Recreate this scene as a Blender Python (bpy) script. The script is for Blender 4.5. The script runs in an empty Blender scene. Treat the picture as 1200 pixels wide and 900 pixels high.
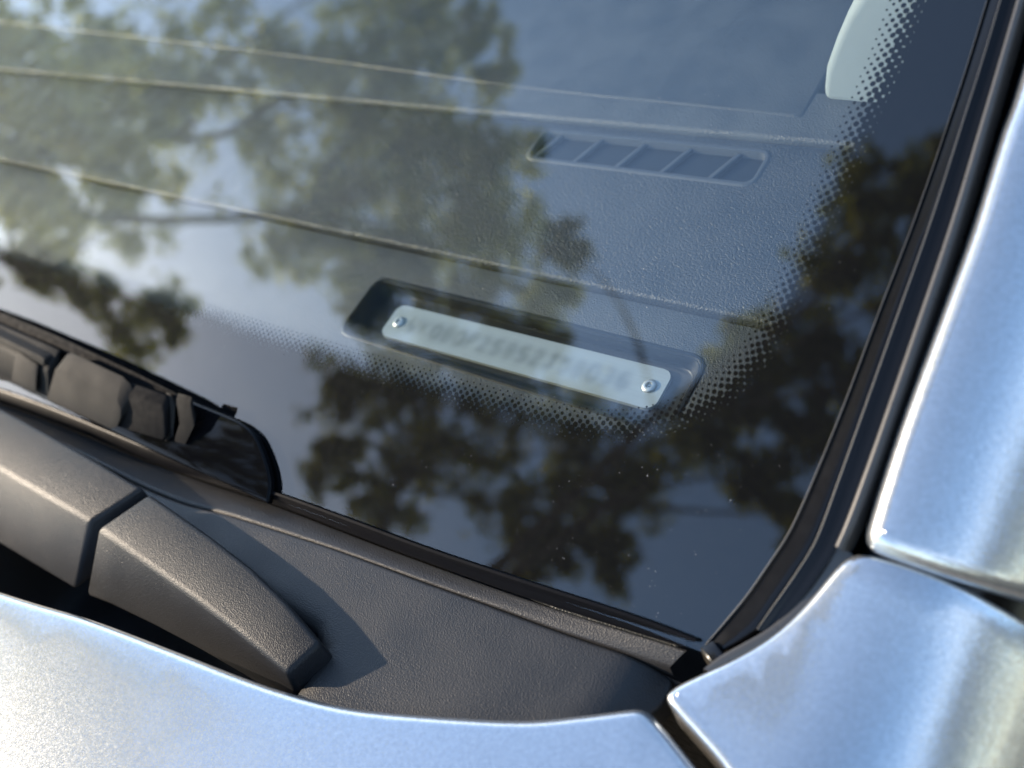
import bpy, bmesh, math, random
import numpy as np
from mathutils import Vector, Matrix
from mathutils.geometry import delaunay_2d_cdt

random.seed(7); rng = np.random.default_rng(7)
R = math.radians
scene = bpy.context.scene
COL = scene.collection

# ------------------------------------------------------------------ camera, sky, sun, exposure
cam_d = bpy.data.cameras.new('camera'); cam = bpy.data.objects.new('camera', cam_d); COL.objects.link(cam)
scene.camera = cam
cam.matrix_world = Matrix(((0.761785, -0.233789, 0.604174, 0.786704),
                           (0.558968, 0.708633, -0.430575, -0.080342),
                           (-0.327474, 0.665719, 0.670506, 1.224322), (0, 0, 0, 1)))
cam_d.sensor_width = 36; cam_d.lens = 34.5
cam_d.clip_start = 0.01; cam_d.clip_end = 2000
cam_d.dof.use_dof = True; cam_d.dof.focus_distance = 0.272; cam_d.dof.aperture_fstop = 9.5

SUN_AZ, SUN_EL = R(199), R(20.5)                      # direction towards the sun, counter-clockwise from +X
SUN = Vector((math.cos(SUN_EL)*math.cos(SUN_AZ), math.cos(SUN_EL)*math.sin(SUN_AZ), math.sin(SUN_EL)))
w = bpy.data.worlds.new('World'); scene.world = w; w.use_nodes = True
sky = w.node_tree.nodes.new('ShaderNodeTexSky'); sky.sky_type = 'NISHITA'; sky.sun_disc = False
sky.sun_elevation = SUN_EL; sky.sun_rotation = R(90) - SUN_AZ
sky.dust_density = 0.3; sky.air_density = 1.1; sky.ozone_density = 2.0
bg = w.node_tree.nodes['Background']; bg.inputs[1].default_value = 0.15
wn, wl = w.node_tree.nodes, w.node_tree.links
wt = wn.new('ShaderNodeTexCoord'); wm = wn.new('ShaderNodeMapping'); wm.inputs['Scale'].default_value = (1, 1, 2.2); wm.inputs['Location'].default_value = (3.1, .4, .2)
wz = wn.new('ShaderNodeTexNoise'); wz.inputs['Scale'].default_value = 2.4; wz.inputs['Detail'].default_value = 7; wz.inputs['Roughness'].default_value = .58
wr = wn.new('ShaderNodeMapRange'); wr.interpolation_type = 'SMOOTHSTEP'
wr.inputs['From Min'].default_value = .40; wr.inputs['From Max'].default_value = .68; wr.inputs['To Max'].default_value = .75
ws = wn.new('ShaderNodeSeparateXYZ'); we = wn.new('ShaderNodeMapRange'); we.interpolation_type = 'SMOOTHSTEP'   # thin cloud lies low, the sky overhead is clear
we.inputs['From Min'].default_value = .66; we.inputs['From Max'].default_value = .30
wx = wn.new('ShaderNodeMath'); wx.operation = 'MULTIPLY'
wmix = wn.new('ShaderNodeMix'); wmix.data_type = 'RGBA'; wmix.inputs['B'].default_value = (7.0, 7.4, 8.0, 1)
wl.new(wt.outputs['Generated'], wm.inputs[0]); wl.new(wm.outputs[0], wz.inputs['Vector']); wl.new(wz.outputs['Fac'], wr.inputs['Value'])
wl.new(wt.outputs['Generated'], ws.inputs[0]); wl.new(ws.outputs['Z'], we.inputs['Value'])
wl.new(wr.outputs[0], wx.inputs[0]); wl.new(we.outputs[0], wx.inputs[1])
wl.new(wx.outputs[0], wmix.inputs['Factor']); wl.new(sky.outputs[0], wmix.inputs['A']); wl.new(wmix.outputs['Result'], bg.inputs[0])
sl = bpy.data.lights.new('sun', 'SUN'); sl.energy = 2.6; sl.angle = R(0.9); sl.color = (1.0, 0.84, 0.66)
so = bpy.data.objects.new('sun', sl); COL.objects.link(so)
so.rotation_euler = SUN.to_track_quat('Z', 'Y').to_euler(); so.location = (-6, -4, 6)
vs = scene.view_settings; vs.view_transform = 'Standard'; vs.look = 'None'; vs.exposure = 1.65; vs.gamma = 1; vs.use_curve_mapping = False
scene.cycles.max_bounces = 10; scene.cycles.transparent_max_bounces = 16; scene.cycles.caustics_reflective = False
scene.cycles.caustics_refractive = False; scene.cycles.sample_clamp_indirect = 6

# ------------------------------------------------------------------ materials
def new_mat(name):
    m = bpy.data.materials.new(name); m.use_nodes = True
    return m, m.node_tree.nodes, m.node_tree.links, m.node_tree.nodes['Principled BSDF']

def nd(ns, t, **kw):
    n = ns.new(t)
    for k, v in kw.items(): setattr(n, k, v)
    return n

def grain_mat(name, col, rough, scale, dist, strength=1.0, wrinkle=0.0, spec=0.5, var=0.25, fine=0.0):
    """moulded plastic: pebble grain as bump, a little uneven colour"""
    m, ns, lk, p = new_mat(name)
    tc = nd(ns, 'ShaderNodeTexCoord')
    nz = nd(ns, 'ShaderNodeTexNoise'); nz.inputs['Scale'].default_value = scale*0.35; nz.inputs['Detail'].default_value = 3
    lk.new(tc.outputs['Object'], nz.inputs['Vector'])
    mx = nd(ns, 'ShaderNodeVectorMath', operation='MULTIPLY_ADD')
    mx.inputs[1].default_value = (0.6/scale,)*3
    lk.new(nz.outputs['Color'], mx.inputs[0]); lk.new(tc.outputs['Object'], mx.inputs[2])
    vo = nd(ns, 'ShaderNodeTexVoronoi', feature='SMOOTH_F1'); vo.inputs['Scale'].default_value = scale
    vo.inputs['Smoothness'].default_value = 0.5
    lk.new(mx.outputs[0], vo.inputs['Vector'])
    n2 = nd(ns, 'ShaderNodeTexNoise'); n2.inputs['Scale'].default_value = scale*1.3; n2.inputs['Detail'].default_value = 2
    lk.new(tc.outputs['Object'], n2.inputs['Vector'])
    ad = nd(ns, 'ShaderNodeMath', operation='MULTIPLY_ADD'); ad.inputs[1].default_value = 0.7
    lk.new(n2.outputs['Fac'], ad.inputs[0]); lk.new(vo.outputs['Distance'], ad.inputs[2])
    h = ad.outputs[0]
    if wrinkle:
        n3 = nd(ns, 'ShaderNodeTexVoronoi', feature='DISTANCE_TO_EDGE'); n3.inputs['Scale'].default_value = scale*0.4
        lk.new(mx.outputs[0], n3.inputs['Vector'])
        cl = nd(ns, 'ShaderNodeMath', operation='MINIMUM'); cl.inputs[1].default_value = 0.18
        lk.new(n3.outputs['Distance'], cl.inputs[0])
        a2 = nd(ns, 'ShaderNodeMath', operation='MULTIPLY_ADD'); a2.inputs[1].default_value = wrinkle*6
        lk.new(cl.outputs[0], a2.inputs[0]); lk.new(h, a2.inputs[2]); h = a2.outputs[0]
    bp = nd(ns, 'ShaderNodeBump'); bp.inputs['Strength'].default_value = strength; bp.inputs['Distance'].default_value = dist
    lk.new(h, bp.inputs['Height']); lk.new(bp.outputs[0], p.inputs['Normal'])
    n4 = nd(ns, 'ShaderNodeTexNoise'); n4.inputs['Scale'].default_value = 60; n4.inputs['Detail'].default_value = 5
    lk.new(tc.outputs['Object'], n4.inputs['Vector'])
    rp = nd(ns, 'ShaderNodeMapRange'); rp.inputs['From Min'].default_value = .3; rp.inputs['From Max'].default_value = .7
    rp.inputs['To Min'].default_value = 1-var; rp.inputs['To Max'].default_value = 1+var
    lk.new(n4.outputs['Fac'], rp.inputs['Value'])
    mc = nd(ns, 'ShaderNodeVectorMath', operation='SCALE'); mc.inputs[0].default_value = col
    lk.new(rp.outputs[0], mc.inputs['Scale']); lk.new(mc.outputs[0], p.inputs['Base Color'])
    rr = nd(ns, 'ShaderNodeMath', operation='MULTIPLY'); rr.inputs[1].default_value = rough
    lk.new(rp.outputs[0], rr.inputs[0]); lk.new(rr.outputs[0], p.inputs['Roughness'])
    p.inputs['Specular IOR Level'].default_value = spec
    return m

def paint_mat():
    m, ns, lk, p = new_mat('silver_paint')
    tc = nd(ns, 'ShaderNodeTexCoord'); geo = nd(ns, 'ShaderNodeNewGeometry')
    acc = geo.outputs['Normal']
    for sc, amt in ((4200, .07), (2000, .025)):
        vo = nd(ns, 'ShaderNodeTexVoronoi'); vo.inputs['Scale'].default_value = sc
        lk.new(tc.outputs['Object'], vo.inputs['Vector'])
        s = nd(ns, 'ShaderNodeVectorMath', operation='SUBTRACT'); s.inputs[1].default_value = (.5, .5, .5)
        lk.new(vo.outputs['Color'], s.inputs[0])
        k = nd(ns, 'ShaderNodeVectorMath', operation='MULTIPLY_ADD'); k.inputs[1].default_value = (amt,)*3
        lk.new(s.outputs[0], k.inputs[0]); lk.new(acc, k.inputs[2]); acc = k.outputs[0]
    nm = nd(ns, 'ShaderNodeVectorMath', operation='NORMALIZE'); lk.new(acc, nm.inputs[0])
    lk.new(nm.outputs[0], p.inputs['Normal'])
    n = nd(ns, 'ShaderNodeTexNoise'); n.inputs['Scale'].default_value = 900; n.inputs['Detail'].default_value = 3
    lk.new(tc.outputs['Object'], n.inputs['Vector'])
    cr = nd(ns, 'ShaderNodeValToRGB')
    cr.color_ramp.elements[0].position = .3; cr.color_ramp.elements[0].color = (.50, .52, .54, 1)
    cr.color_ramp.elements[1].position = .7; cr.color_ramp.elements[1].color = (.58, .60, .62, 1)
    lk.new(n.outputs['Fac'], cr.inputs['Fac']); lk.new(cr.outputs[0], p.inputs['Base Color'])
    p.inputs['Metallic'].default_value = .85; p.inputs['Roughness'].default_value = .24
    p.inputs['Coat Weight'].default_value = .6; p.inputs['Coat Roughness'].default_value = .04
    return m

def plain_mat(name, col, rough, spec=.5, metal=0.0, coat=0.0, bump=0.0, bscale=400):
    m, ns, lk, p = new_mat(name)
    tc = nd(ns, 'ShaderNodeTexCoord')
    n = nd(ns, 'ShaderNodeTexNoise'); n.inputs['Scale'].default_value = bscale; n.inputs['Detail'].default_value = 4
    lk.new(tc.outputs['Object'], n.inputs['Vector'])
    mr = nd(ns, 'ShaderNodeMapRange'); mr.inputs['To Min'].default_value = rough*.75; mr.inputs['To Max'].default_value = rough*1.25
    lk.new(n.outputs['Fac'], mr.inputs['Value']); lk.new(mr.outputs[0], p.inputs['Roughness'])
    p.inputs['Base Color'].default_value = (*col, 1); p.inputs['Specular IOR Level'].default_value = spec
    p.inputs['Metallic'].default_value = metal; p.inputs['Coat Weight'].default_value = coat
    if bump:
        b = nd(ns, 'ShaderNodeBump'); b.inputs['Distance'].default_value = bump; lk.new(n.outputs['Fac'], b.inputs['Height'])
        lk.new(b.outputs[0], p.inputs['Normal'])
    return m

def glass_mat():
    """clear laminated pane: straight-through transmission, mirror reflection by Schlick's rule on each face"""
    m, ns, lk, p = new_mat('clear_glass'); ns.remove(p)
    lw = nd(ns, 'ShaderNodeLayerWeight'); lw.inputs['Blend'].default_value = .5
    pw = nd(ns, 'ShaderNodeMath', operation='POWER'); pw.inputs[1].default_value = 5
    lk.new(lw.outputs['Facing'], pw.inputs[0])
    ma = nd(ns, 'ShaderNodeMath', operation='MULTIPLY_ADD'); ma.inputs[1].default_value = .955; ma.inputs[2].default_value = .065
    lk.new(pw.outputs[0], ma.inputs[0])
    tr = nd(ns, 'ShaderNodeBsdfTransparent'); tr.inputs[0].default_value = (.94, .965, .96, 1)
    gl = nd(ns, 'ShaderNodeBsdfGlossy'); gl.inputs['Roughness'].default_value = 0.0; gl.inputs[0].default_value = (1, 1, 1, 1)
    mi = nd(ns, 'ShaderNodeMixShader'); lk.new(ma.outputs[0], mi.inputs[0]); lk.new(tr.outputs[0], mi.inputs[1]); lk.new(gl.outputs[0], mi.inputs[2])
    lk.new(mi.outputs[0], ns['Material Output'].inputs[0])
    return m

def leaf_mat(name, c1, c2, c3):
    m, ns, lk, p = new_mat(name)
    oi = nd(ns, 'ShaderNodeNewGeometry'); cr = nd(ns, 'ShaderNodeValToRGB')
    cr.color_ramp.elements[0].color = (*c1, 1); cr.color_ramp.elements[1].color = (*c3, 1)
    e = cr.color_ramp.elements.new(.75); e.color = (*c2, 1)
    lk.new(oi.outputs['Random Per Island'], cr.inputs[0]); lk.new(cr.outputs[0], p.inputs['Base Color'])
    p.inputs['Roughness'].default_value = .5
    tl = nd(ns, 'ShaderNodeBsdfTranslucent'); sc = nd(ns, 'ShaderNodeVectorMath', operation='MULTIPLY'); sc.inputs[1].default_value = (1.5, 1.5, .7)
    lk.new(cr.outputs[0], sc.inputs[0]); lk.new(sc.outputs[0], tl.inputs[0])
    mi = nd(ns, 'ShaderNodeMixShader'); mi.inputs[0].default_value = .7
    lk.new(p.outputs[0], mi.inputs[1]); lk.new(tl.outputs[0], mi.inputs[2]); lk.new(mi.outputs[0], ns['Material Output'].inputs[0])
    return m

PAINT = paint_mat()
PLASTIC = grain_mat('grained_black_plastic', (.030, .0285, .0275), .48, 2300, .00011, .9, spec=.36, var=.15)
ARM = grain_mat('satin_black_plastic', (.017, .017, .018), .43, 2600, .00009, .9, spec=.17, var=.12)
DASH = grain_mat('dash_fine_grain', (.056, .062, .065), .55, 1900, .00022, 1.0)
LEATHER = grain_mat('dash_leather_grain', (.030, .034, .038), .52, 1700, .00022, .9, wrinkle=.5)
SMOOTH = plain_mat('smooth_dark_plastic', (.010, .0115, .013), .42, spec=.3)
MATTE = grain_mat('matte_black_plastic', (.012, .0115, .011), .7, 2000, .00008, .8, spec=.09, var=.08)
BINNACLE = grain_mat('binnacle_grey', (.036, .043, .049), .6, 1900, .00015, .7)
VENTMAT = plain_mat('vent_plastic', (.055, .06, .066), .5)
COLLAR = plain_mat('dull_grey_collar', (.006, .006, .0065), .7, spec=.05)
DULL = plain_mat('dull_black_rubber', (.005, .005, .0055), .8, spec=.08)
FLATBLACK = plain_mat('flat_black_rubber', (.005, .005, .006), .38, spec=.05)
BLADE = plain_mat('smooth_black_blade', (.0035, .0035, .004), .03, spec=.10)
RUBBER = plain_mat('black_rubber', (.006, .006, .007), .16, spec=.25)
GLOSSBLACK = plain_mat('gloss_black_trim', (.010, .010, .012), .16, bscale=200)
GREYRUB = plain_mat('dark_grey_rubber', (.060, .055, .051), .30)
EDGE = plain_mat('seal_glint_grey', (.07, .066, .06), .45)  # paler tone painted in for the glint along the seal edges
GLASS = glass_mat()
FRIT = plain_mat('black_enamel', (.004, .004, .0045), .9, spec=.05)
METAL = plain_mat('rivet_metal', (.60, .63, .62), .42, metal=.7)
SEAT = plain_mat('pale_trim_plastic', (.27, .31, .31), .6)
CARPET = plain_mat('dark_carpet', (.020, .022, .026), .95, bump=.001, bscale=500)
DUST = plain_mat('pale_dust', (.55, .52, .47), .9)

# ------------------------------------------------------------------ helpers (millimetres in, metres out)
G0 = np.array([700.0, 0.0, 1020.0])                # lower outer corner of the windscreen
TILT = R(31); VB = np.array([0, math.cos(TILT), math.sin(TILT)]); NB = np.array([0, -math.sin(TILT), math.cos(TILT)])
def pane(u, b, c=0.0):                             # windscreen coordinates: sideways, up the slope, off the surface
    return G0 + np.array([u, 0, 0]) + VB*b + NB*c

def obj(name, verts, faces, mat, parent=None, smooth=True, label=None, kind=None):
    me = bpy.data.meshes.new(name)
    me.from_pydata([tuple(np.asarray(v, float)/1000) for v in verts], [], faces)
    if smooth: me.polygons.foreach_set('use_smooth', [True]*len(me.polygons))
    me.materials.append(mat); me.validate(); me.update()
    bm = bmesh.new(); bm.from_mesh(me); bmesh.ops.recalc_face_normals(bm, faces=bm.faces[:]); bm.to_mesh(me); bm.free()
    o = bpy.data.objects.new(name, me); COL.objects.link(o)
    if parent: o.parent = parent
    if label: o['label'] = label
    if kind: o['kind'] = kind
    return o

def auto_smooth(o, ang=35):
    me = o.data; bm = bmesh.new(); bm.from_mesh(me)
    for e in bm.edges:
        if len(e.link_faces) == 2 and e.calc_face_angle(0) > R(ang): e.smooth = False
    bm.to_mesh(me); bm.free(); return o

def spl(pts, n=12):
    """Catmull-Rom through pts"""
    p = np.array(pts, float); p = np.vstack([2*p[0]-p[1], p, 2*p[-1]-p[-2]]); out = []
    for i in range(1, len(p)-2):
        for k in range(n):
            t = k/n; a, b, c, d = p[i-1:i+3]
            out.append(.5*((2*b)+(c-a)*t+(2*a-5*b+4*c-d)*t*t+(-a+3*b-3*c+d)*t**3))
    out.append(p[-2]); return np.array(out)

def resample(p, n=None, step=None, closed=False):
    p = np.array(p, float)
    if closed: p = np.vstack([p, p[:1]])
    L = np.r_[0, np.cumsum(np.linalg.norm(np.diff(p, axis=0), axis=1))]
    if n is None: n = max(3, int(L[-1]/step))
    s = np.linspace(0, L[-1], n, endpoint=not closed)
    return np.stack([np.interp(s, L, p[:, k]) for k in range(p.shape[1])], 1)

def rounded(p, sigma, step):
    """closed outline resampled and its corners rounded by about sigma"""
    q = resample(p, step=step, closed=True)
    if sigma <= 0: return q
    k = int(3*sigma/step)+1; g = np.exp(-.5*(np.arange(-k, k+1)*step/sigma)**2); g /= g.sum()
    n = len(q); idx = (np.arange(n)[:, None]+np.arange(-k, k+1)[None]) % n
    return (q[idx]*g[None, :, None]).sum(1)

def normals2(q):
    t = np.roll(q, -1, 0)-np.roll(q, 1, 0); t /= np.linalg.norm(t, axis=1)[:, None]+1e-9
    a = np.sum(q[:, 0]*np.roll(q[:, 1], -1)-np.roll(q[:, 0], -1)*q[:, 1])
    nn = np.stack([t[:, 1], -t[:, 0]], 1)
    return nn if a > 0 else -nn

def inside(P, poly):
    x, y = P[:, 0], P[:, 1]; r = np.zeros(len(P), bool); j = len(poly)-1
    for i in range(len(poly)):
        xi, yi = poly[i]; xj, yj = poly[j]
        c = ((yi > y) != (yj > y))
        if c.any(): r ^= c & (x < (xj-xi)*(y-yi)/((yj-yi) if yj != yi else 1e-9)+xi)
        j = i
    return r

def sheet(name, outline, hfun, mat, parent, grid=6.0, roll=3.0, depth=12.0, sigma=2.0, step=2.0, holes=(), frame=None, nroll=5, label=None, kind=None):
    """a pressed panel: outline in plan, height from hfun, edges rolled over with radius roll and turned down by depth"""
    out = rounded(outline, sigma, step); nn = normals2(out)
    core = out-nn*roll
    hol = [np.array(h, float) for h in holes]
    lo, hi = core.min(0), core.max(0)
    gx, gy = np.meshgrid(np.arange(lo[0]+grid/2, hi[0], grid), np.arange(lo[1]+grid/2, hi[1], grid))
    P = np.stack([gx.ravel(), gy.ravel()], 1); P = P+rng.uniform(-.1, .1, P.shape)*grid
    P = P[inside(P, out-nn*(roll+grid*.4))]
    for h in hol: P = P[~inside(P, h+normals2(h)*grid*.3)]
    pts = [Vector(v) for v in core]; edges = [(i, (i+1) % len(core)) for i in range(len(core))]
    for h in hol:
        b = len(pts); pts += [Vector(v) for v in h]; edges += [(b+i, b+(i+1) % len(h)) for i in range(len(h))]
    pts += [Vector(v) for v in P]
    v2, e2, f2, *_ = delaunay_2d_cdt(pts, edges, [], 0, 1e-5)
    V2 = np.array([(v.x, v.y) for v in v2]); F = [tuple(f) for f in f2]
    cen = np.array([V2[list(f)].mean(0) for f in F]); keep = inside(cen, core)
    for h in hol: keep &= ~inside(cen, h)
    F = [f for f, k in zip(F, keep) if k]
    fr = frame or (lambda u, v, z: np.array([u, v, z]))
    verts = [fr(u, v, hfun(u, v)) for u, v in V2]
    if roll > 0 or depth > 0:
        rows = []
        for k in range(nroll+1):
            a = k/nroll*math.pi/2; rows.append((roll*math.sin(a), roll*(1-math.cos(a))))
        rows.append((roll, roll+depth*.5)); rows.append((roll, roll+depth))
        base = len(verts); n = len(core)
        zc = np.array([hfun(u, v) for u, v in core])
        for (o_, d_) in rows:
            for i in range(n): verts.append(fr(core[i, 0]+nn[i, 0]*o_, core[i, 1]+nn[i, 1]*o_, zc[i]-d_))
        for r in range(len(rows)-1):
            for i in range(n):
                j = (i+1) % n; F.append((base+r*n+i, base+r*n+j, base+(r+1)*n+j, base+(r+1)*n+i))
    me_o = obj(name, verts, F, mat, parent, label=label, kind=kind)
    bm = bmesh.new(); bm.from_mesh(me_o.data); bmesh.ops.remove_doubles(bm, verts=bm.verts[:], dist=2e-6)
    loose = [v for v in bm.verts if not v.link_faces]; bmesh.ops.delete(bm, geom=loose, context='VERTS')
    bmesh.ops.recalc_face_normals(bm, faces=bm.faces[:])
    s = sum(f.normal.z*f.calc_area() for f in bm.faces)
    if s < 0: bmesh.ops.reverse_faces(bm, faces=bm.faces[:])
    bm.to_mesh(me_o.data); bm.free()
    return me_o

def loft(name, curves, mat, parent, closed=False, n=60, label=None, sharp=None):
    cs = [resample(c, n=n) for c in curves]; k = len(cs); V = np.vstack(cs); F = []
    for r in range(k if closed else k-1):
        q = (r+1) % k
        for i in range(n-1): F.append((r*n+i, r*n+i+1, q*n+i+1, q*n+i))
    if closed: F.append(tuple(r*n for r in range(k))); F.append(tuple(r*n+n-1 for r in range(k))[::-1])
    o = obj(name, V, F, mat, parent, label=label)
    return auto_smooth(o, sharp) if sharp else o

def solid(name, verts, faces, mat, parent, bevel=1.0, seg=3, label=None, ang=30):
    o = obj(name, verts, faces, mat, parent, smooth=True, label=label)
    me = o.data; bm = bmesh.new(); bm.from_mesh(me)
    es = [e for e in bm.edges if len(e.link_faces) == 2 and e.calc_face_angle(0) > R(ang)]
    if bevel > 0: bmesh.ops.bevel(bm, geom=es, offset=bevel/1000, segments=seg, profile=.5, affect='EDGES', clamp_overlap=True)
    for e in bm.edges:
        e.smooth = not (len(e.link_faces) == 2 and e.calc_face_angle(0) > R(40))
    for f in bm.faces: f.smooth = True
    bm.to_mesh(me); bm.free(); return o

def prism(name, front, ext, mat, parent, bevel=1.0, seg=3, label=None, ang=30):
    f = np.array(front, float); n = len(f); V = np.vstack([f, f+np.array(ext, float)])
    F = [tuple(range(n)), tuple(range(2*n-1, n-1, -1))]+[(i, (i+1) % n, n+(i+1) % n, n+i) for i in range(n)]
    return solid(name, V, F, mat, parent, bevel, seg, label, ang)

def lathe(name, prof, centre, axis, mat, parent, n=28):
    ax = Vector(axis).normalized(); a = ax.orthogonal().normalized(); b = ax.cross(a); V = []; F = []
    for r, h in prof:
        for i in range(n):
            t = 2*math.pi*i/n; V.append(np.array(centre)+np.array(ax)*h+np.array(a)*r*math.cos(t)+np.array(b)*r*math.sin(t))
    for k in range(len(prof)-1):
        for i in range(n): F.append((k*n+i, k*n+(i+1) % n, (k+1)*n+(i+1) % n, (k+1)*n+i))
    F.append(tuple(range((len(prof)-1)*n, len(prof)*n)))
    return auto_smooth(obj(name, V, F, mat, parent), 50)

def thing(name, label, cat, loc=(0, 0, 0), group=None):
    o = bpy.data.objects.new(name, None); COL.objects.link(o); o.location = loc
    o['label'] = label; o['category'] = cat
    if group: o['group'] = group
    return o

# ------------------------------------------------------------------ ground
def ground():
    m, ns, lk, p = new_mat('dry_grass')
    tc = nd(ns, 'ShaderNodeTexCoord')
    n1 = nd(ns, 'ShaderNodeTexNoise'); n1.inputs['Scale'].default_value = 1.2; n1.inputs['Detail'].default_value = 8
    n2 = nd(ns, 'ShaderNodeTexNoise'); n2.inputs['Scale'].default_value = 45; n2.inputs['Detail'].default_value = 6
    lk.new(tc.outputs['Object'], n1.inputs['Vector']); lk.new(tc.outputs['Object'], n2.inputs['Vector'])
    ad = nd(ns, 'ShaderNodeMath', operation='ADD'); lk.new(n1.outputs['Fac'], ad.inputs[0]); lk.new(n2.outputs['Fac'], ad.inputs[1])
    cr = nd(ns, 'ShaderNodeValToRGB'); cr.color_ramp.elements[0].position = .7; cr.color_ramp.elements[0].color = (.07, .055, .035, 1)
    cr.color_ramp.elements[1].position = 1.25 if False else 1.0; cr.color_ramp.elements[1].color = (.27, .21, .135, 1)
    mh = nd(ns, 'ShaderNodeMath', operation='MULTIPLY'); mh.inputs[1].default_value = .85; lk.new(ad.outputs[0], mh.inputs[0])
    lk.new(mh.outputs[0], cr.inputs[0]); lk.new(cr.outputs[0], p.inputs['Base Color']); p.inputs['Roughness'].default_value = .95
    S = 400000
    o = obj('ground', [(-S, -S, 0), (S, -S, 0), (S, S, 0), (-S, S, 0)], [(0, 1, 2, 3)], m, smooth=False); o['kind'] = 'structure'
    o['label'] = 'dry brown grass ground the car stands on'
ground()

# ------------------------------------------------------------------ the car
car = thing('car', 'silver car with wiper arm below its windscreen and riveted number plate on the dash', 'car')

# --- body surfaces
XS = np.arange(-1500, 1200, .5)
def shoulder(x0):
    t = np.interp(XS, [x0, x0+30, x0+62], [0, 46, 68]); d = np.cumsum(np.tan(np.radians(t)))*.5
    return lambda x: float(np.interp(x, XS, d))
drop_f, drop_p = shoulder(723), shoulder(723)
def hood_z(x, y):
    u = (700-x)/1000
    return 1018+.05*(y+60)+40*max(u, 0)-50*u*u - drop_f(x) + (-.00006*(y+60)**2 if y < -60 else 0)
def fend_z(x, y):
    u = max(y+20, -20)
    return 1019+.15*u+.006*max(u, 0)**2+.04*min(y+40, 0)-drop_f(x)

hood_rear = spl([(-300, -165), (0, -146), (200, -134), (350, -111), (486.5, -83.2), (527.3, -74.1), (564.6, -67.4), (597.3, -61.7), (619.6, -56.4),
                 (636.2, -50.5), (667, -36.7), (681, -28.1), (693.2, -19.6)], 8)
hood_gap = spl([(693.2, -19.6), (711, -27), (718, -32), (723, -42), (727, -62), (729, -100), (735, -400), (737, -900)], 8)
hood = np.vstack([hood_rear, hood_gap[1:], [(-300, -900)]])
sheet('bonnet', hood, hood_z, PAINT, car, grid=9, roll=3.6, depth=14, sigma=2.2, step=2.0, nroll=7)

fend_in = spl([(695.6, -15.6), (698, -11.6), (705.6, -3.3), (712.5, 4.9), (717.2, 12.9), (720.9, 21), (723, 24.6)], 8)
fend_gap = spl([(786, -900), (741, -900), (739, -400), (733, -100), (731, -62), (727, -40), (722, -29.5), (715, -24), (698, -17.4), (695.6, -15.6)][1:], 8)
fender = np.vstack([fend_in, [(726, 26.3), (740.5, 28.4), (750, 30), (760, 32.2), (786, 37), (786, -900)], fend_gap])
sheet('front_wing', fender, fend_z, PAINT, car, grid=5, roll=2.4, depth=9, sigma=1.5, step=1.5, nroll=7)

pil_out = np.vstack([spl([(25.2, 33), (25.0, 46), (25.2, 61), (26.3, 87), (26.9, 102.5), (26.8, 124), (27, 144), (24, 260), (10, 460)], 6),
                     [(85, 460), (92, 31.5), (60, 31), (42, 30.6), (27, 31)]])
sheet('windscreen_pillar', pil_out, lambda u, b: 6-drop_p(700+u), PAINT, car, grid=5, roll=5.0, depth=9, sigma=1.8, step=1.5, nroll=7,
      frame=lambda u, b, c: pane(u, b, c))

# body side below, roof and far pillar: what closes the car off outside the picture
def quadgrid(name, P, mat, nu=12, nv=12):
    P = [np.array(p, float) for p in P]; V = []; F = []
    for i in range(nu+1):
        for j in range(nv+1):
            s, t = i/nu, j/nv; V.append(P[0]*(1-s)*(1-t)+P[1]*s*(1-t)+P[2]*s*t+P[3]*(1-s)*t)
    for i in range(nu):
        for j in range(nv):
            a = i*(nv+1)+j; F.append((a, a+nv+1, a+nv+2, a+1))
    return obj(name, V, F, mat, car)
quadgrid('side_panel', [(788, -900, 940), (788, 30, 940), (800, 30, 350), (800, -900, 350)], PAINT)
quadgrid('door', [(788, 36, 945), (788, 1150, 960), (800, 1150, 350), (800, 36, 350)], PAINT)
quadgrid('roof', [(-680, 430, 1290), (705, 430, 1290), (640, 1700, 1330), (-640, 1700, 1330)], PAINT)

# --- cowl below the windscreen
cowl_z = lambda x, y: 1013.0-.03*(y+10)
S1 = spl([(-300, -70, 980), (100, -42, 995), (356, -21.9, 1008.0), (482.1, -15.8, 1011.6), (542.4, -11.6, 1014.2), (577.3, -9.4, 1015.6), (612.4, -7.4, 1016.8), (643.1, -5.0, 1018.2), (680.3, -1.8, 1020.1), (696.8, -1.0, 1020.6)], 8)
S2 = spl([(-300, -76, 976), (100, -48, 991), (356, -26, 1005), (482.1, -19, 1009), (542.4, -14.2, 1012), (594, -11, 1013.3), (642.2, -7.6, 1015.3), (678.5, -4.2, 1017.4), (693.6, -2.6, 1018.4)], 8)
S3 = spl([(-300, -90, 1008), (100, -60, 1011), (387.9, -34.5, 1014.5), (497.4, -30.1, 1014.2), (535, -24.8, 1013.9), (565.3, -20.8, 1013.6), (584.4, -18.5, 1013.5), (617.3, -15.4, 1013.3), (637, -13.4, 1013.2), (663.7, -10.9, 1013.1), (690.5, -7.4, 1012.9)], 8)
up = lambda c, dy, dz, dx=0: np.array(c)+np.array([dx, dy, dz])
loft('windscreen_lower_trim', [up(S1, .5, -1.6), up(S1, 0, 0), up(S1, -.5, .5), up(S1, -1.2, .3), up(S2, .9, .1), up(S2, .2, -.5), up(S2, 0, -2.2)], FLATBLACK, car, n=160, sharp=60)
mid = resample(S2, n=160)*.5+resample(S3, n=160)*.5
q25 = resample(S2, n=160)*.8+resample(S3, n=160)*.2
q80 = resample(S2, n=160)*.2+resample(S3, n=160)*.8
loft('cowl_ledge', [up(S2, -.1, -3.2), up(S2, -.4, -3.0), up(q25, 0, -2.6), up(mid, 0, -1.9), up(q80, 0, -1.3), up(S3, .4, -1.2), up(S3, .3, -6)], PLASTIC, car, n=160)
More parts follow.
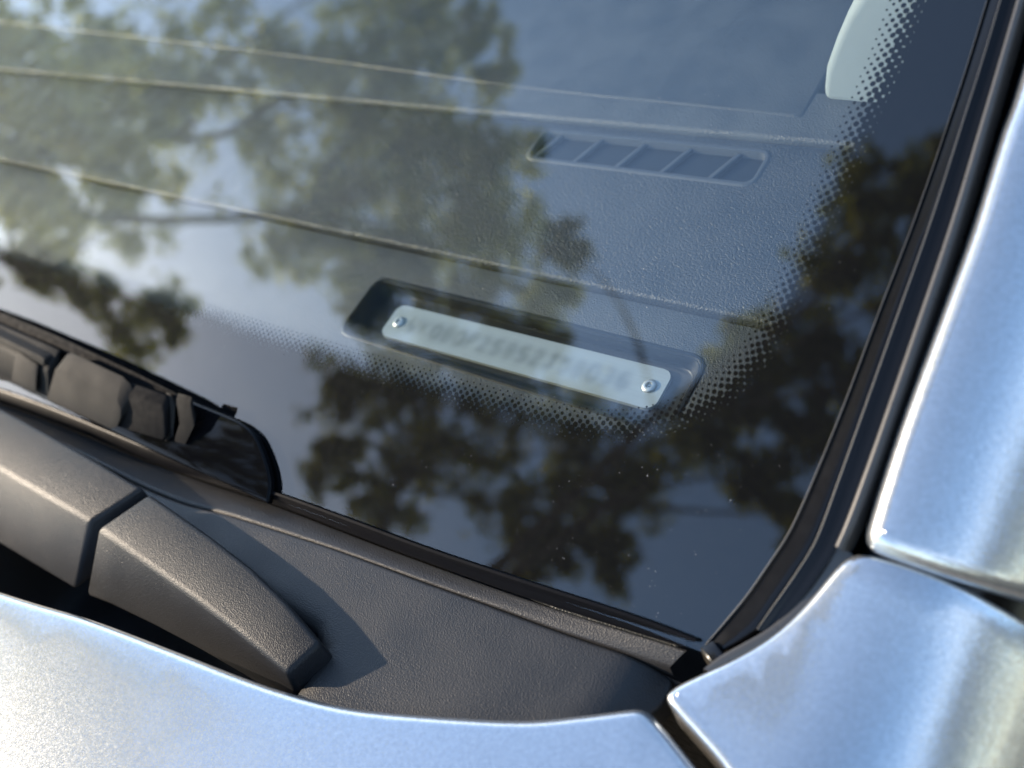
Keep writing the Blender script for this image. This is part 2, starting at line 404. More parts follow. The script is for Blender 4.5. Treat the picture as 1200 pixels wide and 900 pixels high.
panel = np.vstack([S3[:, :2], [(691.6, -9.5), (691.3, -16), (688, -24), (676, -38), (640, -62), (560, -82), (480, -98), (350, -128), (100, -165), (-300, -185)]])
def panel_z(x, y):
    z = cowl_z(x, y)
    # the well under the wiper arm pivot, sunk and walled to shut out sun, and the end falling away to the gap
    s = 1/(1+math.exp(min((x-597)/2, 50))); t = 1/(1+math.exp(min((y+47)/1.5, 50)))
    l = 1/(1+math.exp(min(max((400-x)/3, -50), 50)))
    z -= 75*s*t*l
    if x > 676: z -= .03*(x-676)**2
    return z
sheet('cowl_panel', panel, panel_z, PLASTIC, car, grid=3.2, roll=1.3, depth=6, sigma=1.0, step=1.6, nroll=4)

# --- black seal and moulding up the pillar side
B = lambda pts: [pane(*p) for p in pts]
def rail(pts, c):                                  # (u, b) list -> curve at height c off the pane
    return np.array([pane(u, b, c) for u, b in spl(pts, 10)])
l1 = [(-1.0, -1.2), (4.3, 11.6), (7.4, 21.4), (9.7, 30), (11.2, 42.7), (12.6, 60), (13.7, 81.2), (15, 103), (15.6, 125.5), (15.6, 155.6), (13.5, 260), (0, 460)]
l2 = [(10.0, 7.0), (11.9, 13.5), (14.3, 21.4), (16.3, 30), (17.0, 44), (17.6, 60), (18.3, 81.2), (19.0, 102.5), (19.1, 125), (18.9, 155), (16.5, 260), (3, 460)]
l2b = [(3.6, -1.0)]+l2[0:]
l3 = [(13, 6.5), (17.5, 14), (20.5, 22), (22.9, 31.2), (23.9, 46), (24.4, 61), (24.9, 81), (25.2, 102.7), (24.8, 125), (24.1, 153), (21.5, 260), (8, 460)]
mixp = lambda a, b, t: [tuple(np.array(p)*(1-t)+np.array(q)*t) for p, q in zip(resample(spl(a, 10), n=200), resample(spl(b, 10), n=200))]
L = lambda a, b, t, c: np.array([pane(u, v, c) for u, v in mixp(a, b, t)])
loft('windscreen_seal', [L(l1, l2b, 0, -1), L(l1, l2b, 0, .5), L(l1, l2b, .02, .95), L(l1, l2b, .07, 1.0), L(l1, l2b, .11, .7), L(l1, l2b, .3, .9), L(l1, l2b, .6, 1.3), L(l1, l2b, .85, 1.5), L(l1, l2b, .94, 1.2), L(l1, l2b, .99, .6), L(l1, l2b, 1.0, -2)], RUBBER, car, n=140, sharp=50)
loft('seal_glint_line', [L(l1, l2b, t, c) for t, c in ((-.03, -.2), (-.03, .9), (-.01, 1.25), (.02, 1.25), (.04, .6))], EDGE, car, n=140)  # thin raised line added, its pale colour standing in for a glint
loft('seal_glint_line', [L(l2, l3, t, c) for t, c in ((.0, 1.5), (.0, 2.9), (.02, 3.25), (.06, 3.25), (.08, 2.6))], EDGE, car, n=140)
loft('pillar_moulding', [L(l2, l3, .03, -2), L(l2, l3, .03, 2.6), L(l2, l3, .07, 3.0), L(l2, l3, .14, 3.0), L(l2, l3, .25, 2.6), L(l2, l3, .5, 2.2), L(l2, l3, .66, 2.4), L(l2, l3, .72, 2.2)], RUBBER, car, n=140, sharp=50)
rib = [(.70, 1.0)]+[(.885-.18*math.cos(a), 3.2+2.0*math.sin(a)) for a in np.linspace(0, math.pi, 13)]+[(1.066, -2)]
loft('moulding_bead', [[q for q in L(l2, l3, t, c) if (q-G0) @ VB > 29.5] for t, c in rib], GREYRUB, car, n=140, sharp=70)
sheet('gap_shade', [(-3, -8), (20, -8), (60, 16), (84, 16), (84, 460), (12, 460)], lambda u, b: -11-drop_p(700+u), RUBBER, car, grid=6, roll=0, depth=0, sigma=1, step=3, frame=lambda u, b, c: pane(u, b, c))  # dark sheet added behind the gap, standing in for its shade
# grey strip between wing and moulding, and the end block of the seal
gs = [(701.5, -7.2, 1021.0), (704.4, -3.2, 1022.9), (712.0, 5.6, 1026.4), (716.2, 13, 1029.8), (718.6, 20, 1033.4), (719.6, 25.3, 1036.8)]
ge = [(704.5, -7.0, 1019.5), (707.5, -3.0, 1022.0), (715.0, 5.2, 1025.2), (719.6, 12.5, 1028.6), (722.6, 19.5, 1032.4), (724.2, 24.9, 1035.2)]
gs_, ge_ = spl(gs, 8), spl(ge, 8)
loft('wing_gasket', [up(gs_, 0, -7), up(gs_, 0, -.6), up(gs_, 0, .1, .3), up(gs_*.7+ge_*.3, 0, .6), up(ge_, 0, .0), up(ge_, 0, -7)], GREYRUB, car, n=60, sharp=60)
prism('seal_end_block', [(698.4, -3.0, 1020.9), (703.0, -5.6, 1021.8), (705.4, -3.0, 1022.9), (700.6, -.2, 1022.0)], (0, 0, -6), RUBBER, car, .5)

# --- windscreen
edge = spl(l1, 10)
far = [(-1400, 460), (-1405, -60)]
low = [(-1000, -95), (-600, -50), (-344, -27), (-218, -20), (-158, -15.5), (-123, -13), (-88, -10), (-57, -7.5), (-20, -4), (4, -3)]
pane_out = np.vstack([np.array(edge)+np.array([4, 0]), far, low])
scr = rounded(pane_out, 0, 4.0)
def slab(name, poly, c0, c1, mat, parent):
    tess = bmesh.new(); vt = [tess.verts.new(Vector(pane(u, b, c0)/1000)) for u, b in poly]; vb = [tess.verts.new(Vector(pane(u, b, c1)/1000)) for u, b in poly]
    tess.faces.new(vt); tess.faces.new(vb[::-1]); n = len(poly)
    for i in range(n): tess.faces.new((vt[i], vb[i], vb[(i+1) % n], vt[(i+1) % n]))
    bmesh.ops.recalc_face_normals(tess, faces=tess.faces[:]); me = bpy.data.meshes.new(name); tess.to_mesh(me); tess.free(); me.materials.append(mat)
    o = bpy.data.objects.new(name, me); COL.objects.link(o); o.parent = parent; return o
screen = slab('windscreen', scr, 0, -4.2, GLASS, car)
solid_edge = spl([(u, 29.4) for u in range(-1390, -270, 60)]+[ (-241, 29.5), (-187, 29.6), (-143, 30.4), (-106, 31.2), (-73, 32.4), (-58.7, 33.4), (-45.6, 35.2), (-33.9, 38.9), (-25.6, 43.5), (-18.2, 49.4),
                  (-12.6, 56.4), (-9.2, 62.8), (-6.5, 71.4), (-4.9, 82.7), (-3.8, 92.9), (-2.6, 105.2), (-1.4, 117.8), (-.2, 131.5), (1.5, 155.6), (5, 260), (-6, 440)], 14)
band = np.vstack([solid_edge, np.array(edge)[::-1]+np.array([3.5, 0]), [(2, -2.6)], low[::-1][1:], [(-1390, -55)]])
slab('frit_band', rounded(band, 0, 1.2), -1.2, -1.45, FRIT, screen)

def frit_dots():
    cv = resample(solid_edge, step=.4); t = np.gradient(cv, axis=0); t /= np.linalg.norm(t, axis=1)[:, None]
    nin = np.stack([-t[:, 1], t[:, 0]], 1)          # towards the clear part of the pane
    s = np.r_[0, np.cumsum(np.linalg.norm(np.diff(cv, axis=0), axis=1))]
    rows = [(0.05, 1.08), (1.25, 1.02), (2.45, .93), (3.65, .80), (4.85, .66), (6.05, .50), (7.25, .38), (8.4, .28)]
    dots = []; pitch = 2.5
    s0 = s[np.argmin(abs(cv[:, 0]+440)+(cv[:, 1] > 60)*1e4)]; s1 = s[np.argmin(abs(cv[:, 1]-185)+(cv[:, 0] < -60)*1e4)]
    for k, (off, r) in enumerate(rows):
        a = np.arange(s0+(pitch/2 if k % 2 else 0), s1, pitch)
        for q in a:
            jx, jy = rng.normal(0, .07, 2)
            u = np.interp(q, s, cv[:, 0])+np.interp(q, s, nin[:, 0])*off+jx; b = np.interp(q, s, cv[:, 1])+np.interp(q, s, nin[:, 1])*off+jy
            if -420 < u: dots.append((u, b, r*rng.uniform(.9, 1.08), k))
    eye = np.array(cam.location)*1000
    dots.sort(key=lambda d: -d[2]/np.linalg.norm(pane(d[0], d[1])-eye))
    me = bpy.data.meshes.new('frit_dot'); n = 14
    V = [VB*math.sin(2*math.pi*i/n)*.001+np.array([1, 0, 0])*math.cos(2*math.pi*i/n)*.001 for i in range(n)]
    me.from_pydata([tuple(v) for v in V]+[tuple(v-NB*.0002) for v in V], [], [tuple(range(n)), tuple(range(2*n-1, n-1, -1))]+[(i, n+i, n+(i+1) % n, (i+1) % n) for i in range(n)])
    me.materials.append(FRIT)
    vv, ff = [], []
    for i, (u, b, r, k) in enumerate(dots):
        c = -1.17-.012*k-(.005 if i % 2 else 0)
        if i < 300:
            o = bpy.data.objects.new('frit_dot', me); COL.objects.link(o); o.parent = screen
            o.location = pane(u, b, c)/1000; o.scale = (r, r, r)
        else:
            base = len(vv); p = pane(u, b, c)
            vv += [p+np.array(V[j])*1000*r for j in range(n)]; ff.append(tuple(range(base, base+n)))
    o = obj('frit_dots', vv, ff, FRIT, screen, smooth=False); o['kind'] = 'stuff'
frit_dots()

def specks():
    vv, ff = [], []
    for i in range(520):
        if i < 120: u, b = rng.normal(-40, 34), rng.normal(20, 18)
        else: u, b = rng.uniform(-250, 8), rng.uniform(0, 150)
        if u > 0 and b < 40 or b < 0: continue
        r = rng.choice([.05, .065, .09, .13], p=[.5, .33, .14, .03]); base = len(vv); p = pane(u, b, .02)
        vv += [p+r*(np.array([1, 0, 0])*math.cos(a)+VB*math.sin(a)*rng.uniform(.6, 1)) for a in np.arange(6)*math.pi/3]; vv.append(p+NB*r*.5)
        ff += [(base+j, base+(j+1) % 6, base+6) for j in range(6)]
    o = obj('dust_specks', vv, ff, DUST, screen); o['kind'] = 'stuff'
specks()

# --- wiper arm: long arm and its pivot cover
def bar(name, top, ridge, low, back_low, mat, bevel, label=None):
    """faceted arm: flat top between back edge and ridge, sloping front down to low; all lists of equal length, left to right"""
    n = len(top); rings = [np.array(x, float) for x in (top, ridge, low, back_low)]
    V = np.vstack([np.vstack([r[i] for r in rings]) for i in range(n)]); F = []
    for i in range(n-1):
        for k in range(4):
            F.append((i*4+k, i*4+(k+1) % 4, (i+1)*4+(k+1) % 4, (i+1)*4+k))
    F.append((0, 1, 2, 3)); F.append(tuple((n-1)*4+k for k in (3, 2, 1, 0)))
    return solid(name, V, F, mat, car, bevel, 4, label, 20)
arm = bar('wiper_arm', [(150, -52, 1020), (397.3, -32.6, 1022.9), (437.7, -32.4, 1022.9), (472.1, -32.6, 1022.8), (503.6, -33.0, 1022.8)],
          [(150, -72, 1018), (395, -52.2, 1020.5), (427.3, -51.8, 1020.6), (462, -51.2, 1020.7), (492.3, -50.6, 1020.7)],
          [(150, -92, 1000), (395, -74, 1001), (427, -72.6, 1002), (460, -71, 1002.3), (488.3, -69.5, 1002.5)],
          [(150, -52, 1000), (397.3, -33, 1003), (437.7, -33, 1003), (472.1, -33.4, 1003), (503.2, -33.6, 1003)], ARM, 1.5)
cap = bar('wiper_pivot_cover', [(508.6, -33.6, 1022.8), (521, -34.2, 1022.8), (545, -35.6, 1022.6), (568.3, -37.6, 1022.2), (588, -40.8, 1021.8), (607, -45.2, 1021.3)],
          [(498.6, -50.9, 1020.7), (512, -51.4, 1020.7), (535, -52.2, 1020.6), (558, -53.1, 1020.5), (581, -54.4, 1020.3), (603.2, -56.2, 1020.0)],
          [(494.6, -69.0, 1002.5), (508, -67, 1002.8), (532, -64.5, 1003), (556.3, -62.6, 1003.4), (578, -61.4, 1003.7), (603.5, -60.4, 1003.9)],
          [(508.6, -33.8, 1003), (521, -34.4, 1003), (545, -35.8, 1003), (568.3, -37.8, 1003), (588, -41, 1003.4), (609, -46, 1003.9)], ARM, 1.6)

# --- wiper blade lying along the foot of the pane
blade = prism('wiper_blade', [(100, -4, 1030.0), (349.6, 2.2, 1030.6), (401.3, 2.2, 1030.6), (460, 1.2, 1030.1), (485.9, .4, 1029.6), (497.5, -.2, 1028.6), (497.5, -3.8, 1026.6),
                              (485.3, -3.4, 1027.2), (454.4, -3.0, 1027.5), (401, -2.2, 1028.0), (352.5, -2.2, 1028.0), (100, -8, 1027)], (0, -1.2, -7.5), DULL, car, .8)
FY = np.array([0, -.8, .6])                        # the blade fittings face forward and a little up
prism('blade_rail', [(100, -9.5, 1034), (369.7, -9.2, 1031.8), (402.6, -9.4, 1031.6), (409.0, -9.6, 1031.4), (409.5, -11.8, 1029.4), (399.9, -11.6, 1029.2), (369.3, -11.0, 1029.6), (100, -11, 1032)], (0, 7.0, -2.5), MATTE, car, .5)
prism('blade_adapter', [(100, -13, 1029), (369.0, -12.4, 1028.0), (396.1, -12.2, 1028.2), (411.5, -12.2, 1028.0), (411.5, -19.2, 1018.6), (402.8, -19.8, 1018.0), (383.1, -20.0, 1017.6), (366.7, -21.2, 1016.0), (100, -23, 1014)], (0, 9, 3), MATTE, car, .8)
prism('blade_clip', [(387.6, -15.2, 1028.0), (404.6, -15.8, 1027.0), (406.2, -16.6, 1025.8), (405.0, -20.2, 1021.2), (402.8, -20.8, 1020.2), (383.6, -21.0, 1020.4)], (0, 4, 3), MATTE, car, .7)
prism('blade_cover', [(417.4, -11.2, 1029.2), (421, -10.4, 1030.4), (459, -10.6, 1030.0), (464.4, -11.6, 1028.8), (466.8, -13.3, 1026.4), (466.2, -15.6, 1023.4), (463.4, -18.0, 1020.4), (458.9, -19.0, 1018.9), (430, -19.6, 1018.2), (409.0, -19.8, 1017.9)], (3.0, 7.0, 3.0), MATTE, car, .9, 4)
# round neck, connector clip and hexagonal collar on the cover's end
def tube(name, a, b, r0, r1, mat, n=20, cap=True):
    a, b = Vector(a), Vector(b); return lathe(name, [(0.01, 0), (r0*.8, .0), (r0, .6), (r1, (b-a).length-.4), (r1*.9, (b-a).length)], a, (b-a), mat, car, n)
prism('blade_neck', [(455, -9.4, 1030.0), (486, -6.6, 1028.4), (488.5, -7.6, 1026.6), (488, -13.2, 1018.4), (486, -14.0, 1017.2), (455, -18.6, 1019.4)], (0, 5, 2.0), DULL, car, 1.2, 4)
prism('connector_clip', [(484.9, -4.2, 1027.3), (488.2, -3.9, 1027.8), (491.3, -6.1, 1024.9), (489.9, -11.1, 1018.2), (484.2, -13.4, 1015.1), (486.2, -9.4, 1020.5)], (-1, 3, 2.4), MATTE, car, .5)
prism('collar', [(492.1, -2.6, 1029.6), (501.1, -2.1, 1030.2), (503.4, -6.5, 1024.3), (497.4, -11.7, 1017.4), (490.4, -12.2, 1016.8), (493.9, -8.1, 1022.2)], (0, 2.4, 1.8), COLLAR, car, .8)
end = [(100, 3.3, 3), (467, 3.3, 3)]+[(x, b, 3) for x, b in spl([(492.3, 3.4), (508, 3.6), (519.7, 3.5), (528.4, 1.9), (534.8, -1.7), (540.4, -6.2), (544.4, -11), (546.2, -17)], 3)]+[(467, -19, 3), (100, -24, 3)]
prism('blade_cap_and_shade', [pane(x-700, b, c) for x, b, c in end], NB*-2.7, BLADE, car, .8)  # outline takes in the cap's reflection; left run stands for shadow under blade

# --- dashboard under the glass
dz = lambda x, y: 1012.5+.14*y
def rrect(x0, x1, y0, y1, r, n=6, shear=0.0):
    P = []
    for cx, cy, a0 in ((x1-r, y1-r, 0), (x0+r, y1-r, 90), (x0+r, y0+r, 180), (x1-r, y0+r, 270)):
        for i in range(n+1):
            a = R(a0+90*i/n); P.append((cx+r*math.cos(a), cy+r*math.sin(a)))
    return np.array(P)
rim = resample(rrect(520.0, 659.0, 50.4, 76.6, 5.0), n=120, closed=True)
dash = sheet('dashboard', [(-690, -6), (690, -6), (690, 90), (-690, 90)], dz, DASH, car, grid=7, roll=.4, depth=1, sigma=.5, step=4, holes=[rim])
top_z = lambda x, y: 1014.6+.14*y+.4*math.exp(-((y-92)/5)**2)
vent = resample(rrect(551, 642.5, 139.6, 153.2, 3.0), n=150, closed=True)
sheet('upper_dash', [(-690, 90.6), (690, 90.6), (690, 158), (-690, 158)], top_z, LEATHER, dash, grid=5, roll=1.2, depth=4, sigma=.6, step=3, holes=[vent])
r3 = spl([(690, 176), (645, 180), (512.5, 186.3), (250, 202), (-7.5, 218), (-690, 240)], 6)
sheet('rear_dash', np.vstack([[(-690, 158.2), (690, 158.2)], r3]), lambda x, y: 1016.4+.14*y, DASH, dash, grid=9, roll=1.6, depth=60, sigma=.8, step=4)

def ring(name, loops, mat, parent, cap=True, sharp=40):
    n = len(loops[0]); V = np.vstack(loops); F = []
    for r in range(len(loops)-1):
        for i in range(n): F.append((r*n+i, r*n+(i+1) % n, (r+1)*n+(i+1) % n, (r+1)*n+i))
    if cap: F.append(tuple((len(loops)-1)*n+i for i in range(n)))
    return auto_smooth(obj(name, V, F, mat, parent), sharp)
def lift(q, f): return np.array([(x, y, dz(x, y)+f) for x, y in q])
def shrink(q, d): return q-normals2(q)*d
floor_loop = resample(rrect(530.5, 654.0, 51.9, 75.8, 4.0), n=120, closed=True)
ring('plate_recess', [lift(shrink(rim, -.6), -.05), lift(shrink(rim, -.4), .2), lift(rim, .3), lift(shrink(rim, .7), .25), lift(shrink(rim, 1.0), -.2), lift(shrink(rim, 1.3), -.2), lift(shrink(rim, 1.5), -.7),
      lift(shrink(rim, 1.5)*.25+floor_loop*.75, -4.6), lift(floor_loop*.9+shrink(rim, 1.5)*.1, -5.8), lift(shrink(floor_loop, .4), -6.2)], SMOOTH, dash, sharp=45)

# --- the vehicle number plate riveted into the recess
def plate_mat():
    m, ns, lk, p = new_mat('stamped_aluminium')
    at = nd(ns, 'ShaderNodeVertexColor', layer_name='print')
    tc = nd(ns, 'ShaderNodeTexCoord'); mp = nd(ns, 'ShaderNodeMapping'); mp.inputs['Scale'].default_value = (60, 1800, 60)
    n = nd(ns, 'ShaderNodeTexNoise'); n.inputs['Scale'].default_value = 1.0; n.inputs['Detail'].default_value = 4
    lk.new(tc.outputs['Object'], mp.inputs[0]); lk.new(mp.outputs[0], n.inputs['Vector'])
    mr = nd(ns, 'ShaderNodeMapRange'); mr.inputs['To Min'].default_value = .90; mr.inputs['To Max'].default_value = 1.08
    lk.new(n.outputs['Fac'], mr.inputs['Value'])
    v = nd(ns, 'ShaderNodeVectorMath', operation='SCALE'); lk.new(at.outputs['Color'], v.inputs[0]); lk.new(mr.outputs[0], v.inputs['Scale'])
    lk.new(v.outputs[0], p.inputs['Base Color']); p.inputs['Roughness'].default_value = .42; p.inputs['Metallic'].default_value = .25
    return m
GLY = {'V': '1000110001100011000101010010100100', '0': '0111010001100011000110001100010111', 'K': '10001100101010011000101001001010001',
       'B': '11110100011000111110100011000111110', 'P': '11110100011000111110100001000010000', '2': '01110100010000100110010001000011111',
       'S': '01111100001000001110000010000111110', '8': '01110100011000101110100011000101110', 'J': '00111000100001000010000101001001100',
       '5': '11111100001111000001000011000101110', '3': '11110000010000101110000010000111110', '6': '01110100001000011110100011000101110'}
def vin_plate():
    ang = R(.9); cx, cy = 590.6, 65.2; W_, H_ = 115.0, 14.0
    nx, ny = 300, 44; us = np.linspace(-W_/2, W_/2, nx); vs_ = np.linspace(-H_/2, H_/2, ny)
    img = np.zeros((ny, nx))                         # blurred, illegible stamping
    txt = 'VK0B0P2S8S2J58036'
    for i, ch in enumerate(txt):
        g = GLY[ch].ljust(35, '1'); x0 = -45.2+i*5.55
        for rr in range(7):
            for cc in range(5):
                if g[rr*5+cc] == '1':
                    xa, xb = x0+cc*.78-1.95, x0+cc*.78-1.05; ya, yb = 3.0-rr*.86-.95, 3.0-rr*.86
                    k = .8 if i in (12, 13) else (.9 if i > 13 else 1.0)  # marks paler at the right end, imitating glare over them
                    img[np.ix_((vs_ > ya) & (vs_ < yb), (us > xa) & (us < xb))] = k
    def blur(a, s, axis, d):
        k = int(3*s/d)+1; g = np.exp(-.5*(np.arange(-k, k+1)*d/s)**2); g /= g.sum()
        return np.apply_along_axis(lambda v: np.convolve(v, g, mode='same'), axis, a)
    img = blur(blur(img, 1.05, 1, us[1]-us[0]), 1.05, 0, vs_[1]-vs_[0])
    r = 3.4; V = []; F = []; colr = []
    ca, sa = math.cos(ang), math.sin(ang)
    def place(u, v, h):
        x, y = cx+u*ca-v*sa, cy+u*sa+v*ca; return np.array([x, y, dz(x, y)-6.2+h])
    for j in range(ny):
        for i in range(nx):
            u, v = us[i], vs_[j]                     # squeeze the end columns so the corners come out round
            lim = W_/2-(r-math.sqrt(max(r*r-max(abs(v)-(H_/2-r), 0)**2, 0)))
            V.append(place(max(-lim, min(lim, u)), v, 1.3)); t = min(img[j, i]*1.3, 1)*.8
            colr.append(tuple(np.array([.38, .415, .395])*(1-t)+np.array([.10, .12, .12])*t)+(1,))
    for j in range(ny-1):
        for i in range(nx-1): a = j*nx+i; F.append((a, a+1, a+nx+1, a+nx))
    per = [i for i in range(nx)]+[j*nx+nx-1 for j in range(1, ny)]+[(ny-1)*nx+i for i in range(nx-2, -1, -1)]+[j*nx for j in range(ny-2, 0, -1)]
    base = len(V)
    for q in per: V.append(V[q]-np.array([0, 0, 1.2])); colr.append((.38, .415, .395, 1))
    n = len(per)
    for i in range(n): F.append((per[i], base+i, base+(i+1) % n, per[(i+1) % n]))
    me = bpy.data.meshes.new('number_plate'); me.from_pydata([tuple(v/1000) for v in V], [], F); me.materials.append(plate_mat())
    ca_ = me.color_attributes.new('print', 'FLOAT_COLOR', 'POINT'); ca_.data.foreach_set('color', np.array(colr, np.float32).ravel())
    me.update(); o = bpy.data.objects.new('number_plate', me); COL.objects.link(o); o.parent = car
    ax = np.array([0, -.14, 1.0])
    for u in (-W_/2+5.2, W_/2-5.0):
        c = place(u, -.3 if u < 0 else .2, 1.3)
        lathe('rivet', [(2.4, 0), (2.4, .2), (2.2, .5), (1.8, .75), (1.35, .85), (1.05, .85), (.85, .5), (.7, .1), (.35, .08), (.3, .4), (.1, .45)], c, ax, METAL, o)
vin_plate()

# --- defroster outlet in the upper dash
def tlift(q, f): return np.array([(x, y, top_z(x, y)+f) for x, y in q])
av = ring('air_vent', [tlift(shrink(vent, -1.6), -.1), tlift(shrink(vent, -1.2), .3), tlift(shrink(vent, -.5), .4), tlift(shrink(vent, .3), .25), tlift(shrink(vent, .5), -.6), tlift(shrink(vent, .6), -4)], VENTMAT, car, cap=False, sharp=50)
obj('vent_floor', tlift(shrink(vent, .3), -2.6), [tuple(range(len(vent)))], SMOOTH, av)
n_sl = 5
sl_me = None
for i in range(n_sl):
    x = 553+i*18.4
    P = [(x-.9, 140.3), (x+.9, 140.3), (x+6.4, 152.7), (x+4.6, 152.7)]
    if sl_me is None:
        s_ = prism('slat', [(a-x, b, top_z(a, b)-.7) for a, b in P], (0, 0, -1.8), VENTMAT, av, .3, 2); sl_me = s_.data
    else:
        s_ = bpy.data.objects.new('slat', sl_me); COL.objects.link(s_); s_.parent = av
    s_.location = (x/1000, 0, 0)

ih = spl([(648, 167), (605, 169), (527, 172), (351, 184), (38, 201), (-690, 240)], 6)
sheet('instrument_cowl', np.vstack([ih, [(-690, 470), (640, 470), (646, 230), (648, 200)]]), lambda x, y: 1013.4+.16*y, BINNACLE, car, grid=10, roll=1.5, depth=30, sigma=2, step=4)

# --- cabin behind the dash: seat back, dark lining
prism('inner_pillar_trim', [(650, 176, 1040), (652.3, 176, 1051), (656.2, 176, 1060), (660.6, 176, 1068.7), (665.1, 176, 1075.5), (674, 176, 1087), (690, 176, 1099), (716, 176, 1104), (716, 176, 1036)], (18, 90, 54), SEAT, car, 3.0, 4)
quadgrid('cabin_floor', [(-700, 150, 520), (720, 150, 520), (720, 1700, 520), (-700, 1700, 520)], CARPET)
quadgrid('rear_bulkhead', [(-700, 1690, 520), (720, 1690, 520), (640, 1690, 1320), (-640, 1690, 1320)], CARPET)
quadgrid('far_door_trim', [(-705, 0, 520), (-705, 1700, 520), (-690, 1700, 1010), (-690, 0, 1010)], CARPET)
quadgrid('near_door_trim', [(735, 40, 520), (735, 1700, 520), (728, 1700, 985), (728, 40, 985)], CARPET)
quadgrid('bulkhead', [(-700, -20, 520), (720, -20, 520), (700, -8, 1008), (-700, -8, 1008)], CARPET)

# ------------------------------------------------------------------ trees whose crowns show in the glass
CROWN_A = [(-5.74, -0.69, 6.91, 0.5), (-5.25, -1.17, 7.0, 0.48), (-5.58, -1.24, 6.81, 0.49), (-5.23, -2.23, 6.08, 0.38), (-4.83, -1.77, 6.93, 0.39), (-5.68, -0.3, 7.3, 0.42), (-6.19, -0.91, 6.69, 0.46), (-4.72, -1.29, 7.16, 0.31), (-6.0, -1.75, 6.04, 0.4), (-6.67, -0.7, 5.17, 0.39), (-6.99, -0.36, 4.77, 0.43), (-7.04, -0.36, 5.23, 0.49), (-6.92, -0.64, 4.43, 0.46), (-7.07, -0.31, 6.06, 0.52), (-7.17, -0.83, 5.82, 0.48), (-6.68, -1.07, 4.67, 0.46), (-6.92, -1.34, 4.15, 0.42), (-6.96, -1.66, 4.93, 0.41), (-6.81, -1.3, 6.17, 0.52), (-6.68, -0.66, 6.49, 0.39), (-6.33, -0.5, 6.91, 0.52), (-5.93, -0.34, 7.33, 0.48), (-5.12, -0.3, 7.4, 0.26), (-4.99, -0.71, 7.45, 0.21), (-6.1, -1.09, 7.04, 0.52), (-6.4, -1.55, 6.59, 0.48), (-5.6, -1.63, 6.68, 0.53), (-5.12, -1.51, 7.16, 0.41), (-6.16, -2.04, 5.89, 0.37), (-5.83, -2.01, 6.29, 0.45), (-5.22, -2.08, 6.89, 0.49), (-4.83, -1.99, 7.26, 0.37), (-4.26, -2.48, 7.14, 0.28), (-7.29, -2.01, 4.17, 0.33), (-7.06, -2.32, 4.39, 0.33), (-6.79, -2.6, 4.65, 0.34), (-6.66, -2.47, 4.96, 0.26), (-7.22, -1.93, 4.34, 0.29), (-8.1, -1.16, 4.2, 0.52), (-6.09, 0.26, 7.23, 0.52)]
CROWN_Y = [(-6.08, -0.62, 3.89, 0.37), (-5.91, -0.77, 4.09, 0.34), (-5.91, -0.49, 4.37, 0.31), (-6.14, -0.27, 3.9, 0.34), (-5.94, -1.23, 3.86, 0.3), (-5.83, -1.11, 4.46, 0.31), (-6.08, -0.97, 3.75, 0.2), (-6.3, -0.52, 3.56, 0.4), (-6.27, -0.05, 3.76, 0.4)]
CROWN_B = [(-4.97, -2.21, 5.75, 0.29), (-4.62, -2.43, 6.0, 0.29), (-4.33, -2.25, 6.36, 0.33), (-3.74, -2.53, 6.17, 0.28), (-4.91, -2.06, 6.18, 0.3), (-4.2, -2.65, 5.99, 0.28), (-3.74, -1.86, 6.72, 0.21), (-4.86, -2.92, 5.3, 0.37), (-4.56, -2.85, 5.67, 0.4), (-4.73, -3.42, 5.08, 0.25), (-4.2, -3.45, 5.14, 0.36), (-3.98, -3.17, 5.58, 0.45), (-3.57, -2.84, 5.86, 0.4), (-3.12, -3.01, 6.1, 0.4), (-3.38, -3.45, 5.6, 0.34), (-2.92, -3.53, 5.89, 0.37), (-2.6, -3.18, 6.06, 0.36), (-2.28, -2.97, 6.37, 0.36), (-2.58, -3.68, 5.73, 0.23), (-1.98, -2.54, 6.5, 0.32), (-1.81, -3.06, 6.31, 0.23), (-3.05, -3.79, 5.59, 0.22), (-1.63, -2.18, 6.58, 0.37), (-1.44, -1.57, 6.65, 0.36), (-1.22, -1.14, 6.62, 0.29), (-1.08, -1.06, 6.68, 0.26), (-1.27, -2.26, 6.56, 0.3), (-1.43, -2.73, 6.4, 0.31), (-1.49, -3.18, 6.24, 0.19), (-3.71, -2.44, 6.24, 0.24), (-2.2, -2.3, 6.75, 0.23), (-0.91, -1.6, 6.59, 0.29), (-0.93, -2.14, 6.61, 0.3)]
LEAF_A = leaf_mat('yellow_green_leaves', (.12, .14, .03), (.28, .30, .05), (.55, .50, .08))
LEAF_B = leaf_mat('olive_leaves', (.055, .065, .018), (.14, .15, .025), (.38, .34, .05))
BARK = plain_mat('rough_bark', (.085, .065, .045), .9, bump=.01, bscale=14)
def limb(V, F, a, b, r0, r1, n=8, bend=.25):
    a, b = np.array(a, float), np.array(b, float); m = (a+b)/2+rng.normal(0, bend, 3)*np.linalg.norm(b-a)*.4; base = len(V); k = 7
    for i in range(k):
        t = i/(k-1); c = a*(1-t)**2+2*m*t*(1-t)+b*t*t; d = (m-a)*(1-t)+(b-m)*t; d /= np.linalg.norm(d)
        e = np.cross(d, (0, 0, 1) if abs(d[2]) < .9 else (1, 0, 0)); e /= np.linalg.norm(e); f = np.cross(d, e); r = r0*(1-t)+r1*t
        for j in range(n): V.append(c*1000+1000*r*(e*math.cos(2*math.pi*j/n)+f*math.sin(2*math.pi*j/n)))
    for i in range(k-1):
        for j in range(n): F.append((base+i*n+j, base+i*n+(j+1) % n, base+(i+1)*n+(j+1) % n, base+(i+1)*n+j))
